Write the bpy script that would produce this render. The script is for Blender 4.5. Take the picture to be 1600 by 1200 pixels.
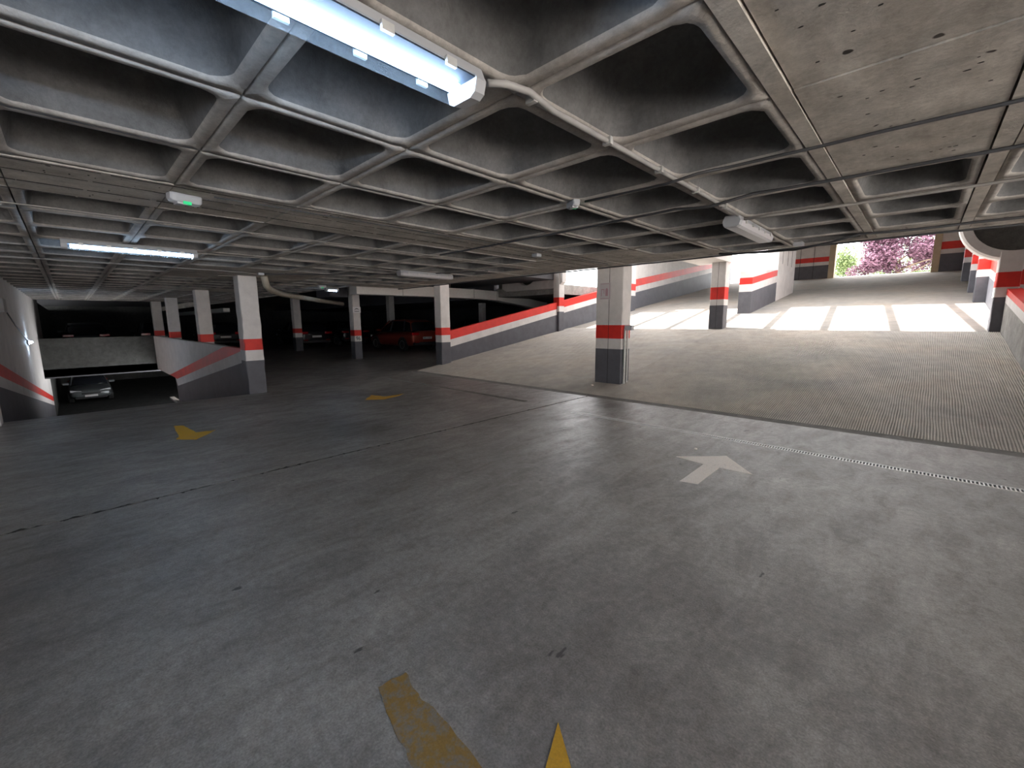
import bpy, bmesh, math, random
from mathutils import Vector, Matrix
random.seed(7)
for _o in list(bpy.data.objects): bpy.data.objects.remove(_o)
SC = bpy.context.scene
COL = SC.collection

# ---------------------------------------------------------------- camera
YAW, PITCH, ROLL, FPX = -0.7666, 0.1507, -0.0079, 659.5
fw = Vector((math.sin(YAW)*math.cos(PITCH), math.cos(YAW)*math.cos(PITCH), -math.sin(PITCH)))
rt = Vector((math.cos(YAW), -math.sin(YAW), 0)); up = rt.cross(fw)
r2 = rt*math.cos(ROLL)+up*math.sin(ROLL); u2 = -rt*math.sin(ROLL)+up*math.cos(ROLL)
cam_d = bpy.data.cameras.new('camera'); cam = bpy.data.objects.new('camera', cam_d); COL.objects.link(cam)
cam.matrix_world = Matrix.Translation((0, 0, 1.5)) @ Matrix((r2, u2, -fw)).transposed().to_4x4()
cam_d.sensor_width = 36; cam_d.lens = FPX/1600*36; cam_d.clip_start = .05; cam_d.clip_end = 400
SC.camera = cam
# ---------------------------------------------------------------- world, sun, exposure
SC.view_settings.view_transform = 'Standard'; SC.view_settings.look = 'None'
SC.view_settings.gamma = 1; SC.view_settings.use_curve_mapping = False
SC.view_settings.exposure = 1.1
SKY_STRENGTH, SUN_STRENGTH, TUBE_POWER = 3.9, 11.0, 44.0
W = bpy.data.worlds.new('hazy_sky'); SC.world = W; W.use_nodes = True
W.node_tree.nodes['Background'].inputs[0].default_value = (.97, .98, 1, 1)
W.node_tree.nodes['Background'].inputs[1].default_value = SKY_STRENGTH
sun_d = bpy.data.lights.new('sun', 'SUN'); sun_d.energy = SUN_STRENGTH; sun_d.angle = math.radians(.6); sun_d.color = (1, .97, .92)
sun = bpy.data.objects.new('sun', sun_d); COL.objects.link(sun); sun.location = (-30, 20, 40)
SUN_DIR = Vector((-.50, .10, .86)).normalized()
sun.rotation_euler = SUN_DIR.to_track_quat('Z', 'Y').to_euler()
try:
    SC.cycles.use_denoising = True
    SC.cycles.max_bounces = 10; SC.cycles.diffuse_bounces = 6
    SC.cycles.sample_clamp_indirect = 8
    SC.cycles.caustics_reflective = False; SC.cycles.caustics_refractive = False
except Exception: pass

# ---------------------------------------------------------------- materials
class NT:
    def __init__(s, name):
        s.m = bpy.data.materials.new(name); s.m.use_nodes = True
        s.n = s.m.node_tree.nodes; s.l = s.m.node_tree.links
        s.b = s.n['Principled BSDF']; s.tc = s.n.new('ShaderNodeNewGeometry')
        s.P = s.tc.outputs['Position']
    def noise(s, scale, detail=6, rough=.6, vec=None, dist=0, stretch=None):
        t = s.n.new('ShaderNodeTexNoise'); t.inputs['Scale'].default_value = scale; t.inputs['Detail'].default_value = detail
        t.inputs['Roughness'].default_value = rough; t.inputs['Distortion'].default_value = dist
        v = vec or s.P
        if stretch:
            mp = s.n.new('ShaderNodeMapping'); mp.inputs['Scale'].default_value = stretch; s.l.new(v, mp.inputs[0]); v = mp.outputs[0]
        s.l.new(v, t.inputs['Vector']); return t.outputs['Fac']
    def ramp(s, fac, stops):
        r = s.n.new('ShaderNodeValToRGB'); e = r.color_ramp.elements
        for i, (p, c) in enumerate(stops):
            if i < 2: el = e[i]; el.position = p
            else: el = e.new(p)
            el.color = (*c, 1) if len(c) == 3 else c
        s.l.new(fac, r.inputs[0]); return r.outputs[0]
    def mix(s, fac, a, b, typ='MIX'):
        m = s.n.new('ShaderNodeMixRGB'); m.blend_type = typ
        for i, v in enumerate((fac, a, b)):
            if isinstance(v, (int, float)): m.inputs[i].default_value = v
            elif isinstance(v, tuple): m.inputs[i].default_value = (*v, 1)
            else: s.l.new(v, m.inputs[i])
        return m.outputs[0]
    def bump(s, h, strength=.3, dist=.01):
        b = s.n.new('ShaderNodeBump'); b.inputs['Strength'].default_value = strength; b.inputs['Distance'].default_value = dist
        s.l.new(h, b.inputs['Height']); s.l.new(b.outputs[0], s.b.inputs['Normal'])
    def set(s, col=None, rough=.8, metal=0, spec=.4):
        if col is not None:
            if isinstance(col, tuple): s.b.inputs['Base Color'].default_value = (*col, 1)
            else: s.l.new(col, s.b.inputs['Base Color'])
        if isinstance(rough, (int, float)): s.b.inputs['Roughness'].default_value = rough
        else: s.l.new(rough, s.b.inputs['Roughness'])
        s.b.inputs['Metallic'].default_value = metal
        s.b.inputs['Specular IOR Level'].default_value = spec
        return s.m
def g3(v, t=(1, 1, 1)): return (v*t[0], v*t[1], v*t[2])

def mat_floor():
    s = NT('worn_concrete_floor'); WARM = (1.0, .915, .84)
    big = s.noise(.45, 4, .55, dist=.4); mid = s.noise(2.2, 9, .72, dist=.2); fine = s.noise(22, 8, .75); grit = s.noise(110, 4, .7)
    scuff = s.noise(5.5, 9, .75, dist=.6, stretch=(1, .35, 1))
    c = s.ramp(mid, [(.3, g3(.16, WARM)), (.7, g3(.235, WARM))])
    c = s.mix(1, c, s.ramp(big, [(.34, g3(.66, (1, .98, .97))), (.5, g3(.96)), (.64, g3(1.26, (.98, .99, 1.0)))]), 'MULTIPLY')
    c = s.mix(.8, c, s.ramp(scuff, [(.36, g3(.80, (1, .97, .95))), (.5, g3(1.0)), (.66, g3(1.22))]), 'MULTIPLY')
    c = s.mix(1, c, s.ramp(fine, [(.30, g3(.70)), (.5, g3(1.0)), (.70, g3(1.32))]), 'MULTIPLY')
    c = s.mix(.8, c, s.ramp(grit, [(.30, g3(.62)), (.5, g3(1.0)), (.72, g3(1.45))]), 'MULTIPLY')
    pit = s.noise(8, 4, .55, stretch=(1, .4, 1)); pitm = s.ramp(pit, [(.705, (0, 0, 0)), (.73, (1, 1, 1))])
    c = s.mix(pitm, c, (.05, .045, .04))
    scr = s.noise(2.2, 6, .6, stretch=(14, .9, 1)); c = s.mix(s.ramp(scr, [(.70, (0, 0, 0)), (.74, (.35, .35, .35))]), c, (.42, .40, .38))
    s.bump(s.mix(.5, fine, grit), .5, .008)
    rr = s.ramp(scuff, [(.35, g3(.52)), (.65, g3(.33))])
    return s.set(c, rr, spec=.45)
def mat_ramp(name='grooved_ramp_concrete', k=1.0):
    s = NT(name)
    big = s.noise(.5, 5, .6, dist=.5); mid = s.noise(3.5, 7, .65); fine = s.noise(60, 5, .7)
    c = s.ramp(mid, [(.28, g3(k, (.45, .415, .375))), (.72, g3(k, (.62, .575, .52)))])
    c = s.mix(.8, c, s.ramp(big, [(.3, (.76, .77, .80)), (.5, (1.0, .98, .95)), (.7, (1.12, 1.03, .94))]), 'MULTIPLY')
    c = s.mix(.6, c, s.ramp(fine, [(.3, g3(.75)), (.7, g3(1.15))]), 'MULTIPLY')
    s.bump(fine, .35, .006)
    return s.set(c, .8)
def mat_ceiling(name, base, warm, streak=False):
    s = NT(name)
    big = s.noise(.9, 6, .62, dist=.4); mid = s.noise(5, 8, .7, dist=.3); fine = s.noise(45, 6, .72)
    c = s.ramp(mid, [(.25, g3(base*.62, warm)), (.75, g3(base*1.25, warm))])
    c = s.mix(.8, c, s.ramp(big, [(.3, g3(.72)), (.7, g3(1.12))]), 'MULTIPLY')
    c = s.mix(.6, c, s.ramp(fine, [(.28, g3(.7)), (.7, g3(1.15))]), 'MULTIPLY')
    if streak:
        st = s.noise(3.2, 6, .65, stretch=(1.8, .4, 1)); c = s.mix(.4, c, s.ramp(st, [(.36, g3(.5, (1, .93, .85))), (.55, g3(1.05))]), 'MULTIPLY')
        sp = s.noise(9, 2, .4, stretch=(1, 1, 1)); c = s.mix(s.ramp(sp, [(.735, (0, 0, 0)), (.76, (1, 1, 1))]), c, (.06, .05, .045))
    s.bump(s.mix(.5, mid, fine), .5, .02)
    return s.set(c, .9, spec=.2)
def mat_paint(name, col, var=.12, rough=.6, dirt=.25):
    s = NT(name); mid = s.noise(3, 7, .65); fine = s.noise(50, 4, .6)
    c = s.mix(1, col, s.ramp(mid, [(.3, g3(1-var*1.6)), (.7, g3(1+var*.5))]), 'MULTIPLY')
    d = s.noise(6, 8, .75, dist=.5, stretch=(1, 1, .5)); c = s.mix(s.ramp(d, [(.62, (0, 0, 0)), (.72, (dirt,)*3)]), c, g3(.16, (1, .95, .88)))
    s.bump(fine, .2, .004)
    return s.set(c, rough, spec=.35)
def mat_plain(name, col, rough=.5, metal=0, spec=.5, var=.0):
    s = NT(name)
    if var:
        n = s.noise(12, 5, .6); return s.set(s.mix(1, col, s.ramp(n, [(.3, g3(1-var)), (.7, g3(1+var*.4))]), 'MULTIPLY'), rough, metal, spec)
    return s.set(col, rough, metal, spec)
def mat_emit(name, col, st):
    m = bpy.data.materials.new(name); m.use_nodes = True; b = m.node_tree.nodes['Principled BSDF']
    b.inputs['Base Color'].default_value = (*col, 1); b.inputs['Emission Color'].default_value = (*col, 1); b.inputs['Emission Strength'].default_value = st
    return m
def mat_clear(name, tint=(.85, .9, 1), amt=.25):
    m = bpy.data.materials.new(name); m.use_nodes = True; n = m.node_tree.nodes; l = m.node_tree.links
    out = n['Material Output']; b = n['Principled BSDF']; b.inputs['Base Color'].default_value = (*tint, 1); b.inputs['Roughness'].default_value = .5
    t = n.new('ShaderNodeBsdfTransparent'); t.inputs[0].default_value = (*tint, 1); mx = n.new('ShaderNodeMixShader'); mx.inputs[0].default_value = amt
    l.new(t.outputs[0], mx.inputs[1]); l.new(b.outputs[0], mx.inputs[2]); l.new(mx.outputs[0], out.inputs[0]); return m
def mat_worn_paint(name, col, under, thr):
    s = NT(name); n = s.noise(26, 8, .78); big = s.noise(3.5, 4, .6)
    f = s.mix(.35, n, big); c = s.mix(s.ramp(f, [(thr-.05, (0, 0, 0)), (thr+.05, (1, 1, 1))]), col, under)
    c = s.mix(.6, c, s.ramp(s.noise(120, 3, .6), [(.3, g3(.75)), (.7, g3(1.15))]), 'MULTIPLY')
    s.bump(n, .2, .003); return s.set(c, .7)

M = {}
M['floor'] = mat_floor(); M['ramp'] = mat_ramp(); M['ramp_plain'] = mat_ramp('smooth_shaded_ramp_concrete', .50); M['groove'] = mat_ramp('dirty_ramp_grooves', .52)  # smooth copy carries the upper ramp's shade in its colour; groove copy is darker
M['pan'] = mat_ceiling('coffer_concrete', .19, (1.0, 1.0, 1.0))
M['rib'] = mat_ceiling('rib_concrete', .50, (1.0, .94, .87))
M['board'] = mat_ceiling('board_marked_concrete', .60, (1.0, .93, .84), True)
M['white'] = mat_paint('white_wall_paint', (.66, .63, .61), .1)
M['red'] = mat_paint('red_band_paint', (.68, .035, .025), .12, .45, .12)
M['grey'] = mat_paint('dark_grey_band_paint', (.105, .105, .12), .15, .55, .3)
M['tan'] = mat_paint('tan_render', (.50, .40, .28), .1)
M['raw'] = mat_ceiling('raw_wall_concrete', .36, (1, .96, .9))
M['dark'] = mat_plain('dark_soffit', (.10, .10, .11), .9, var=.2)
M['dim'] = mat_ceiling('sooty_concrete', .08, (1, 1.02, .96)); M['dim2'] = mat_ceiling('weathered_concrete', .17, (1, .98, .94))  # first tone has the far bays' shade in its colour; second is mid-dark
M['joint'] = mat_plain('joint_filler', (.03, .027, .024), .95, var=.3)
M['kerb'] = mat_ceiling('worn_kerb_concrete', .20, (1, .95, .88))
M['galv'] = mat_plain('galvanised_steel', (.62, .62, .60), .5, .45, var=.2)
M['duct'] = mat_plain('duct_sheet_metal', (.80, .80, .77), .55, .1, var=.06)
M['plast'] = mat_plain('grey_lamp_plastic', (.42, .43, .45), .45)
M['cover'] = mat_clear('lamp_cover_plastic', (.90, .95, 1), .02)
M['glare_plate'] = mat_plain('glare_dimmed_lamp_plate', (.022, .028, .038), .7, 0, .1)  # near-black to hold the tube's glare down, dimming put into the colour
M['cover_off'] = mat_plain('milky_lamp_cover', (.52, .51, .53), .35)
M['tube'] = mat_emit('lit_tube', (.58, .77, 1.0), TUBE_POWER)
M['tube_off'] = mat_plain('unlit_tube', (.85, .85, .85), .3)
M['pvc'] = mat_plain('grey_conduit_plastic', (.36, .35, .34), .5, var=.15)
M['cable'] = mat_plain('dark_cable', (.06, .06, .065), .55)
M['lcable'] = mat_plain('pale_cable', (.30, .28, .26), .6)
M['pipe'] = mat_plain('brown_drain_pipe', (.40, .36, .29), .5, var=.2)
M['green'] = mat_emit('green_indicator', (.02, .5, .18), .35)
M['yel'] = mat_worn_paint('yellow_road_paint', (.52, .28, .02), (.30, .27, .23), .60)
M['yel_worn'] = mat_worn_paint('faded_yellow_road_paint', (.24, .145, .035), (.19, .165, .14), .52)
M['warrow'] = mat_worn_paint('white_road_paint', (.92, .85, .78), (.62, .57, .52), .60)
M['glass'] = mat_plain('car_glass', (.012, .014, .018), .08, 0, .6)
M['tyre'] = mat_plain('tyre_rubber', (.018, .018, .018), .85)
M['rim'] = mat_plain('alloy_rim', (.35, .36, .37), .35, .8)
M['plate'] = mat_plain('plate_white', (.75, .75, .75), .4)
M['ink'] = mat_plain('plate_ink', (.02, .02, .025), .5)
M['tail'] = mat_plain('tail_lamp_red', (.45, .01, .015), .15)
M['headl'] = mat_plain('head_lamp_clear', (.6, .62, .65), .1)
M['trim'] = mat_plain('black_car_trim', (.02, .02, .022), .5)
M['bark'] = mat_plain('bark', (.30, .22, .15), .9, var=.3)

# ---------------------------------------------------------------- mesh helpers
class MB:
    def __init__(s): s.v = []; s.f = []; s.m = []; s.mats = []
    def mi(s, mat):
        if mat not in s.mats: s.mats.append(mat)
        return s.mats.index(mat)
    def add(s, vs, fs, mat):
        o = len(s.v); s.v += [tuple(v) for v in vs]; i = s.mi(mat)
        for f in fs: s.f.append(tuple(o+k for k in f)); s.m.append(i)
    def box(s, x0, x1, y0, y1, z0, z1, mat):
        s.add([(x0,y0,z0),(x1,y0,z0),(x1,y1,z0),(x0,y1,z0),(x0,y0,z1),(x1,y0,z1),(x1,y1,z1),(x0,y1,z1)],
              [(0,3,2,1),(4,5,6,7),(0,1,5,4),(1,2,6,5),(2,3,7,6),(3,0,4,7)], mat)
    def prism(s, poly, z0, z1, mat):
        a = sum(poly[i][0]*poly[(i+1) % len(poly)][1]-poly[(i+1) % len(poly)][0]*poly[i][1] for i in range(len(poly)))
        if a < 0: poly = poly[::-1]
        n = len(poly); s.add([(x, y, z0) for x, y in poly]+[(x, y, z1) for x, y in poly],
              [tuple(range(n-1, -1, -1)), tuple(range(n, 2*n))]+[(i, (i+1) % n, n+(i+1) % n, n+i) for i in range(n)], mat)
    def tube(s, pts, r, mat, n=8):
        pts = [Vector(p) for p in pts]; rings = []
        for i, p in enumerate(pts):
            d = (pts[min(i+1, len(pts)-1)]-pts[max(i-1, 0)]).normalized()
            a = d.cross(Vector((0, 0, 1)) if abs(d.z) < .9 else Vector((1, 0, 0))).normalized(); b = d.cross(a)
            rr = r[i] if isinstance(r, (list, tuple)) else r
            rings.append([p+(a*math.cos(2*math.pi*k/n)+b*math.sin(2*math.pi*k/n))*rr for k in range(n)])
        vs = [v for ring in rings for v in ring]
        fs = [(i*n+k, i*n+(k+1) % n, (i+1)*n+(k+1) % n, (i+1)*n+k) for i in range(len(pts)-1) for k in range(n)]
        fs += [tuple(range(n)), tuple((len(pts)-1)*n+k for k in range(n-1, -1, -1))]
        s.add(vs, fs, mat)
    def rings(s, rings, mat, cap=True, mats=None):
        n = len(rings[0]); o = len(s.v); s.v += [tuple(v) for r in rings for v in r]
        for i in range(len(rings)-1):
            mi = s.mi(mats[i] if mats else mat)
            for k in range(n):
                s.f.append((o+i*n+k, o+i*n+(k+1) % n, o+(i+1)*n+(k+1) % n, o+(i+1)*n+k)); s.m.append(mi)
        if cap:
            s.f.append(tuple(o+k for k in range(n-1, -1, -1))); s.m.append(s.mi(mats[0] if mats else mat))
            s.f.append(tuple(o+(len(rings)-1)*n+k for k in range(n))); s.m.append(s.mi(mats[-1] if mats else mat))
    def mesh(s, name, smooth=False, fix=False):
        me = bpy.data.meshes.new(name); me.from_pydata(s.v, [], s.f)
        for m in s.mats: me.materials.append(m)
        me.polygons.foreach_set('material_index', s.m)
        if smooth: me.polygons.foreach_set('use_smooth', [True]*len(s.f))
        me.update()
        if fix:
            bm = bmesh.new(); bm.from_mesh(me); bmesh.ops.recalc_face_normals(bm, faces=bm.faces); bm.to_mesh(me); bm.free()
        return me
    def build(s, name, parent=None, loc=(0, 0, 0), smooth=False, fix=True, bevel=0):
        o = bpy.data.objects.new(name, s.mesh(name, smooth, fix)); COL.objects.link(o); o.location = loc
        if parent is not None: o.parent = parent
        if bevel:
            b = o.modifiers.new('bevel', 'BEVEL'); b.width = bevel; b.segments = 2; b.limit_method = 'ANGLE'
        return o
def empty(name, loc=(0, 0, 0), rz=0):
    o = bpy.data.objects.new(name, None); COL.objects.link(o); o.location = loc; o.rotation_euler.z = rz; o.empty_display_size = .2; return o
def tag(o, label=None, cat=None, group=None, kind=None):
    if label: o['label'] = label
    if cat: o['category'] = cat
    if group: o['group'] = group
    if kind: o['kind'] = kind
    return o
def struct(o, label=None, cat=None): return tag(o, label, cat, kind='structure')
def copy_tree(o, parent=None):
    c = o.copy(); COL.objects.link(c)
    if parent is not None: c.parent = parent
    for ch in list(o.children): copy_tree(ch, c)
    return c
def boxobj(name, b, mat, parent=None, bevel=0):
    m = MB(); m.box(*b, mat); return m.build(name, parent, bevel=bevel)

# ---------------------------------------------------------------- floor, drains, kerb, ramps
ZC = 2.43                                   # soffit height of the waffle slab
XJ = -4.62                                  # slab joint in the floor
f = MB()
for (x0, x1, y0, y1) in [(-10.05, XJ-.016, -8, 5.66), (-10.05, XJ-.016, 5.78, 6.93), (-10.05, -10.02, 5.66, 5.78), (-5.16, XJ-.016, 5.66, 5.78),
                         (XJ+.016, 6, -8, 5.50), (XJ+.016, 6, 5.62, 6.93), (XJ+.016, -3.98, 5.50, 5.62), (1.6, 6, 5.50, 5.62),
                         (-45, -10.05, 2.52, 6.93), (-45, -10.8, 6.93, 24), (-45, -24.3, -8, 2.52)]:
    f.box(x0, x1, y0, y1, -.25, 0, M['floor'])
f.box(-45, 6, -8, -7.99, -.3, 0, M['floor'])
floor = struct(f.build('floor'), 'worn grey concrete garage floor with a long joint across it', 'floor')
j = MB(); j.box(XJ-.016, XJ+.016, -8, 6.93, -.25, -.02, M['joint'])
j.build('joint_filler', floor)
# broken edges along the joint: little chips
ch = MB()
for i in range(170):
    y = -2.2+random.random()*8.9; w = .016+.03*random.random()**2; l = .02+.08*random.random(); sx = random.choice((-1, 1))
    pts = [(XJ+sx*w*random.uniform(.3, 1)*math.sin(t*math.pi/5)+.0, y+l*(t/5-.5)) for t in range(6)]
    pts = [(XJ, y-l/2)]+pts[1:-1]+[(XJ, y+l/2)]
    ch.prism(pts, .0002, .0012, M['joint'])
c_ = ch.build('joint_chips', floor); c_['kind'] = 'stuff'
def drain(x0, x1, y0, y1, label, grate=True):
    e = empty('floor_drain', ((x0+x1)/2, (y0+y1)/2, 0)); tag(e, label, 'drain')
    cx, cy = (x0+x1)/2, (y0+y1)/2
    b = MB(); b.box(x0-cx, x1-cx, y0-cy, y1-cy, -.25, -.10, M['joint']); b.build('channel', e)
    fr = MB()
    for yy in (y0-cy, y1-cy-.012): fr.box(x0-cx, x1-cx, yy, yy+.010, -.10, .003, M['galv'] if grate else M['kerb'])
    fr.build('frame', e)
    n = max(1, round((x1-x0)/1.0)); L = (x1-x0)/n
    for i in range(n):
        g = MB(); a = x0-cx+i*L+.004; bb = a+L-.008; k = int((bb-a)/.027)
        ya, yb = y0-cy+.013, y1-cy-.013
        mt = M['galv'] if grate else M['kerb']
        g.box(a, bb, ya, ya+.008, -.02, .002, mt); g.box(a, bb, yb-.008, yb, -.02, .002, mt)
        for q in range(k+1):
            xx = a+(bb-a-.018)*q/k; g.box(xx, xx+(.011 if grate else .018), ya, yb, -.018, .0015, mt)
        g.build('grating', e)
    return e
drain(-3.98, 1.6, 5.50, 5.62, 'galvanised grated floor drain running past the white arrow', True)
drain(-10.02, -5.16, 5.66, 5.78, 'dirty dark drain slot in the floor left of the joint', False)
k = MB()
n = 60
for i in range(n):
    x0 = -10.8+(12.4)*i/n; x1 = -10.8+12.4*(i+1)/n; h = .012+.008*random.random()
    k.add([(x0,6.93,-.25),(x1,6.93,-.25),(x1,7.10,-.25),(x0,7.10,-.25),(x0,6.93,.001),(x1,6.93,.001),(x1,7.07,h),(x0,7.07,h),(x0,7.10,h*.9),(x1,7.10,h*.9)],
          [(0,1,5,4),(4,5,6,7),(7,6,9,8),(8,9,2,3)], M['kerb'])
struct(k.build('trim_1', fix=False), 'dark worn concrete strip at the foot of the ramp', 'kerb')
S = .15
def rz(y): return S*(y-7.0)
r = MB()                                     # ridged part of the ramp: long ridges running up the slope
X0, X1, Y0, Y1, PER = -10.8, 1.35, 7.09, 14.6, .028
nx = int((X1-X0)/PER); ys = [Y0+(Y1-Y0)*(i/44)**1.3 for i in range(45)]
prof = [(0, 0), (.34, 0), (.48, 1), (.86, 1)]
vs = []; cols = nx*4
for i, y in enumerate(ys):
    for a in range(nx):
        ph = .004*math.sin(a*.17+y*3.1)+.002*math.sin(a*.9+y*9)
        for (u, h) in prof:
            x = X0+(a+u)*PER+ph; amp = .009*(1 if x > -4.7 else .6)*(.8+.35*math.sin(x*2.1+y*1.3)*math.sin(y*.9+x*.7))
            vs.append((x, y, rz(y)+h*amp-.002))
fs = [(i*cols+c, i*cols+c+1, (i+1)*cols+c+1, (i+1)*cols+c) for i in range(len(ys)-1) for c in range(cols-1)]
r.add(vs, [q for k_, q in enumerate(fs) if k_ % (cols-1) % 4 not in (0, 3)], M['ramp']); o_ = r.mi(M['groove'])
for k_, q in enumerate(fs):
    if k_ % (cols-1) % 4 in (0, 3): r.f.append(q); r.m.append(o_)  # groove floors and one ridge flank take the darker tone
rr = r.mesh('ramp_ridges'); ridg = bpy.data.objects.new('ridged_paving', rr); COL.objects.link(ridg); ridg['kind'] = 'stuff'
r = MB()
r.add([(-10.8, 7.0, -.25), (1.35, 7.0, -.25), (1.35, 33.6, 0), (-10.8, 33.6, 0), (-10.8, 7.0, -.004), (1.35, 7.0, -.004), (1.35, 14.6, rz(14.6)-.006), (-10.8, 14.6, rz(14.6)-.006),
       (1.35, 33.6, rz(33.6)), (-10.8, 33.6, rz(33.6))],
      [(0,3,2,1), (4,5,6,7), (7,6,8,9), (0,1,5,4), (0,4,7,9,3), (1,2,8,6,5), (2,3,9,8)], M['ramp_plain'])  # toned darker to carry the shade of the upper ramp
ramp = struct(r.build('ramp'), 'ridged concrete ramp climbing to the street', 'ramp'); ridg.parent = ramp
# floor markings
def marking(name, polys, mat, label):
    m = MB()
    for p in polys: m.prism(p, .0005, .0025, mat)
    return tag(m.build(name), label, 'arrow')
marking('painted_arrow', [[(-1.804,4.459),(-1.407,4.855),(-1.036,4.425),(-1.336,4.41),(-1.334,3.822),(-1.483,3.783),(-1.492,4.407)]], M['warrow'], 'white arrow painted on the floor pointing towards the ramp')
def jag(poly, amp=.006):
    out = []
    for i in range(len(poly)):
        a, b = poly[i], poly[(i+1) % len(poly)]
        for t in range(6):
            x = a[0]+(b[0]-a[0])*t/6; y = a[1]+(b[1]-a[1])*t/6
            out.append((x+random.uniform(-amp, amp)*(t > 0), y+random.uniform(-amp, amp)*(t > 0)))
    return out
ar = empty('painted_arrow', (0, 0, 0)); tag(ar, 'large worn yellow arrow in the foreground, cut by the photo edge', 'arrow')
m = MB(); m.prism(jag([(-1.474,.718),(-1.456,.837),(-1.302,.808),(-1.234,.821),(-.926,.80),(-.70,.79),(-.74,.62),(-1.096,.638),(-1.328,.68)]), .0005, .0025, M['yel_worn'])
m.build('shaft', ar)
m = MB(); m.prism([(-.839,1.107),(-.70,.79),(-.74,.62),(-.80,.30),(-.30,.70)], .0008, .003, M['yel']); m.build('arrow_head', ar)
marking('painted_arrow', [jag([(-7.749,.896),(-7.684,1.007),(-7.056,1.046),(-7.016,1.267),(-6.617,.979),(-6.818,.796),(-7.021,.859)], .01)], M['yel'], 'yellow arrow on the floor in front of the nearest banded column')
marking('painted_arrow', [jag([(-7.574,3.783),(-8.0,4.154),(-7.608,4.208),(-7.624,4.686),(-7.48,4.45),(-7.336,4.081)], .015)], M['yel'], 'faint yellow arrow beside the dark drain slot')

# ---------------------------------------------------------------- waffle slab: coffers and solid panels
CX, CY, CD = .814, .790, .30
def rrect(hx, hy, r, n=6):
    pts = []
    for cx, cy, a0 in ((hx-r, hy-r, 0), (-hx+r, hy-r, 90), (-hx+r, -hy+r, 180), (hx-r, -hy+r, 270)):
        for k in range(n+1):
            a = math.radians(a0+90*k/n); pts.append((cx+r*math.cos(a), cy+r*math.sin(a)))
    return pts
def coffer_mb(mb, ox, oy, oz, hx, hy, seed):
    rnd = random.Random(seed); n = 6
    fx, fy = hx-.050, hy-.050
    rings = []
    outer = []
    for (x, y) in rrect(fx, fy, .07, n):     # project to the square tile edge
        t = min((hx-.004)/abs(x) if abs(x) > 1e-6 else 9, (hy-.004)/abs(y) if abs(y) > 1e-6 else 9)
        outer.append((x*t, y*t))
    # proper tile corners
    q = n+1
    for c, (sx, sy) in enumerate(((1,1),(-1,1),(-1,-1),(1,-1))): outer[c*q+n//2] = (sx*(hx-.004), sy*(hy-.004))
    j = lambda a: rnd.uniform(-a, a)
    rings.append([(ox+x, oy+y, oz+.020) for x, y in outer])
    rings.append([(ox+x*.996, oy+y*.996, oz+j(.003)) for x, y in outer])
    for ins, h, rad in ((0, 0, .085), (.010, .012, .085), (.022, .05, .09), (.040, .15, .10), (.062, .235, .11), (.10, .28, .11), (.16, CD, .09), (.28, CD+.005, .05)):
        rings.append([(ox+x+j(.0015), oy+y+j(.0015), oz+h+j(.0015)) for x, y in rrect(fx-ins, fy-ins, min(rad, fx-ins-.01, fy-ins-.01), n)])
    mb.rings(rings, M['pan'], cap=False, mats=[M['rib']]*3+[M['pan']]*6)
    k = len(rings[-1]); b = len(mb.v)-k
    mb.f.append(tuple(range(b+k-1, b-1, -1))); mb.m.append(mb.mi(M['pan']))
XL = [-1.323-CX*a for a in range(0, 30)]                      # lattice lines to the left
cellsx = [(XL[i+1], XL[i]) for i in range(29)]
cellsx = [(-1.323, -.559), (-.481, .181), (.266, 1.06), (1.06, 1.86), (1.86, 2.66), (2.66, 3.46), (3.46, 4.26), (4.26, 5.06), (5.06, 5.86)]+cellsx
YL = [1.40+CY*b for b in range(-12, 7)]
cellsy = [(YL[i], YL[i+1]) for i in range(18)]+[(6.14, 6.72)]
ceiling_bm = MB()
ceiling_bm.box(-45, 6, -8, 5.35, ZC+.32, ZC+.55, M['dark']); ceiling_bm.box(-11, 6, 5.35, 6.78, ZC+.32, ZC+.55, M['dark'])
ceiling_bm.box(-45, -11, -8, 5.35, ZC+.019, ZC+.021, M['board']) if False else None
for (x0, x1) in ((-.555, -.485), (.185, .262)): ceiling_bm.box(x0, x1, -8, 6.78, ZC-.006, ZC+.33, M['board'])
ceiling_bm.box(-11.05, 6, 6.72, 6.80, ZC-.004, ZC+.6, M['board'])
ceiling_bm.box(-45, -11.0, 5.30, 5.38, ZC-.004, ZC+.9, M['board'])
ceiling_bm.box(-11.08, -11.0, 5.30, 6.80, ZC-.004, ZC+.9, M['board'])
ceiling = struct(ceiling_bm.build('ceiling'), 'raw concrete waffle slab over the garage', 'ceiling')
def solid(x0, x1, y0, y1):
    xc, yc = (x0+x1)/2, (y0+y1)/2
    if -4.60 < xc < -3.74: return True
    if xc > -.5 and yc < 3.77: return True
    if y0 > 6.1 and not (-2.2 < xc < -.5): return True
    if -5.45 < xc < -2.9 and yc > 5.2: return True
    if -11.1 < xc < -8.6 and 1.6 < yc < 4.0: return True
    if -16.2 < xc < -14.2 and 1.6 < yc < 3.4: return True
    if -11.1 < xc < -10.2 and yc > 4.5: return True
    return False
meshes = {}
indiv = 0; rest = MB(); prest = MB()
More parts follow.
